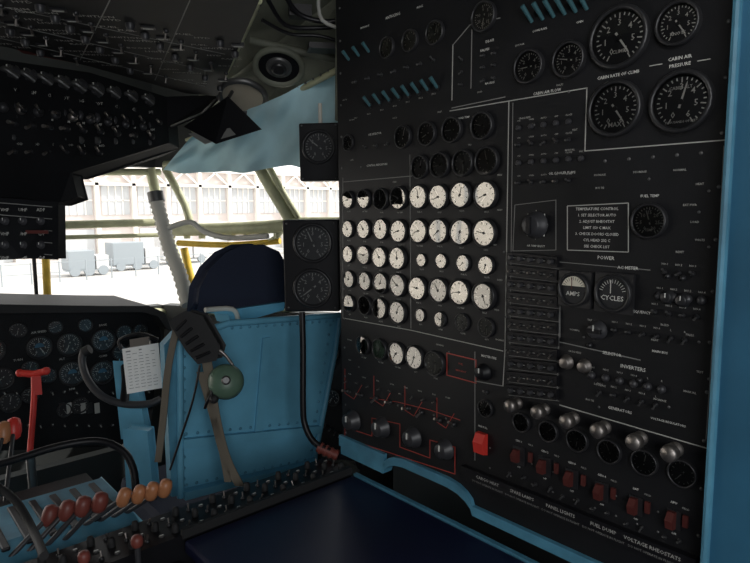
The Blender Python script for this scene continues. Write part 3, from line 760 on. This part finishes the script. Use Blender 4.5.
# ================================================================ OUTSIDE
mb=MB(); mb.abox((-150,3.2,-3.6),(200,250,-3.5),'apron'); mb.abox((-150,-60,-3.6),(-1.5,3.2,-3.5),'apron'); mb.build('ground')
hg=empty('reflection_wall'); mb=MB()
mb.abox((5,70,-3.5),(110,85,6.5),'facade')
for i in range(27):
    x=6+i*4; mb.abox((x,69.9,1.2),(x+3.0,70,4.4),'hwin')
    for k in range(1,4): mb.abox((x+k*.75-.06,69.8,1.2),(x+k*.75+.06,69.9,4.4),'hwhite')
    mb.abox((x,69.8,2.7),(x+3,69.9,2.85),'hwhite'); mb.abox((x+3.2,69.3,-3.5),(x+3.6,70,6.2),'hwhite')
    mb.prism([(x-.6,69.5,4.6),(x-.3,69.5,4.6),(x+1.7,69.5,6.2),(x+1.4,69.5,6.2)],(0,.2,0),'hwhite'); mb.prism([(x+1.4,69.5,6.2),(x+1.7,69.5,6.2),(x+3.5,69.5,4.6),(x+3.2,69.5,4.6)],(0,.2,0),'hwhite')
    if i%2: mb.abox((x,69.85,-3.5),(x+3,70,-.4),'hwin')
mb.abox((4,69.5,6.2),(111,86,6.9),'hwhite'); mb.abox((5,69.3,4.4),(110,70,4.7),'hwhite'); mb.abox((5,69.8,-.2),(110,70,.2),'hwhite')
mb.build('reflection_wall_body',hg)
refl_wall=empty('reflection_wall'); mb=MB()  # unseen white block, added as a bright reflection for the gauge glass
mb.abox((-45,-10,-3.5),(-30,62,14),'hwhite')
for i in range(4): mb.abox((-30,-6+i*16,-3.5),(-29.9,-5.7+i*16,14),'hwin')
mb.build('reflection_wall_body',refl_wall)
def truck(x,y,k,l=6,h=2.1):
    E=empty('parked_truck'); mb=MB()
    mb.abox((x,y,-3.0),(x+l*.65,y+2.0,-3.0+h),k); mb.abox((x+l*.68,y,-3.0),(x+l,y+2.0,-3.0+h*.72),'vanw'); mb.abox((x+l*.74,y-.02,-3.0+h*.42),(x+l*.96,y+.1,-3.0+h*.62),'hwin')
    mb.abox((x,y+.2,-3.1),(x+l,y+1.8,-3.0),'van')
    for dx in (.15,.5,.85): mb.lathe((x+l*dx,y-.05,-3.1),(0,1,0),[(.38,0),(.38,.3)],'van',14)
    mb.build('truck_body',E,bevel=.05)
truck(17,52,'van',4,1.9); truck(22.5,55,'vanw',4.5,2.2); truck(13,50,'van',3,1.5); truck(40,58,'vanw',5)
fn=empty('apron_fence'); mb=MB()
for i in range(40): mb.cyl((8+i*1.8,47,-3.5),(8+i*1.8,47,-2.0),.05,'van',n=6)
for z in (-2.1,-2.8): mb.abox((8,46.98,z),(80,47.02,z+.05),'van')
mb.build('fence_rails',fn)
# ---------------------------------------------------------------- light
w=bpy.data.worlds.new('world'); bpy.context.scene.world=w; w.use_nodes=True; nt=w.node_tree
bg=nt.nodes['Background']; sk=nt.nodes.new('ShaderNodeTexSky'); sk.sky_type='HOSEK_WILKIE'; sk.turbidity=6
sk.sun_direction=V((.65,-.35,.66)).normalized()
mx=nt.nodes.new('ShaderNodeMixRGB'); mx.inputs[0].default_value=.75; mx.inputs[2].default_value=(1,.98,.95,1)
nt.links.new(sk.outputs[0],mx.inputs[1]); nt.links.new(mx.outputs[0],bg.inputs[0]); bg.inputs[1].default_value=2.4
def lamp(name,t,e,loc,rot=None,size=1,sy=None,col=(1,1,1)):
    l=bpy.data.lights.new(name,t); l.energy=e; l.color=col
    if t=='AREA':
        l.size=size
        if sy: l.shape='RECTANGLE'; l.size_y=sy
    o=bpy.data.objects.new(name,l); bpy.context.collection.objects.link(o); o.location=loc
    if rot is not None: o.rotation_euler=V(rot).to_track_quat('-Z','Y').to_euler()
    return o
s=lamp('sun','SUN',3.8,(0,0,30),(-.65,.35,-.66),col=(1,.95,.88)); s.data.angle=.01
lamp('cabin_fill_overhead','AREA',6,(-.3,-.2,2.2),(.3,.35,-1),size=.4,col=(1,.97,.94))  # added fill from above to lift the interior; no actual dome fitting
lamp('aft_fill_light','AREA',19,(-.35,-1.0,1.55),(.42,1,-.02),size=1.0,sy=1.2,col=(.96,.98,1))  # added fill behind the camera, brightens surfaces facing aft
sc=bpy.context.scene
sc.view_settings.view_transform='Standard'
sc.view_settings.exposure=0
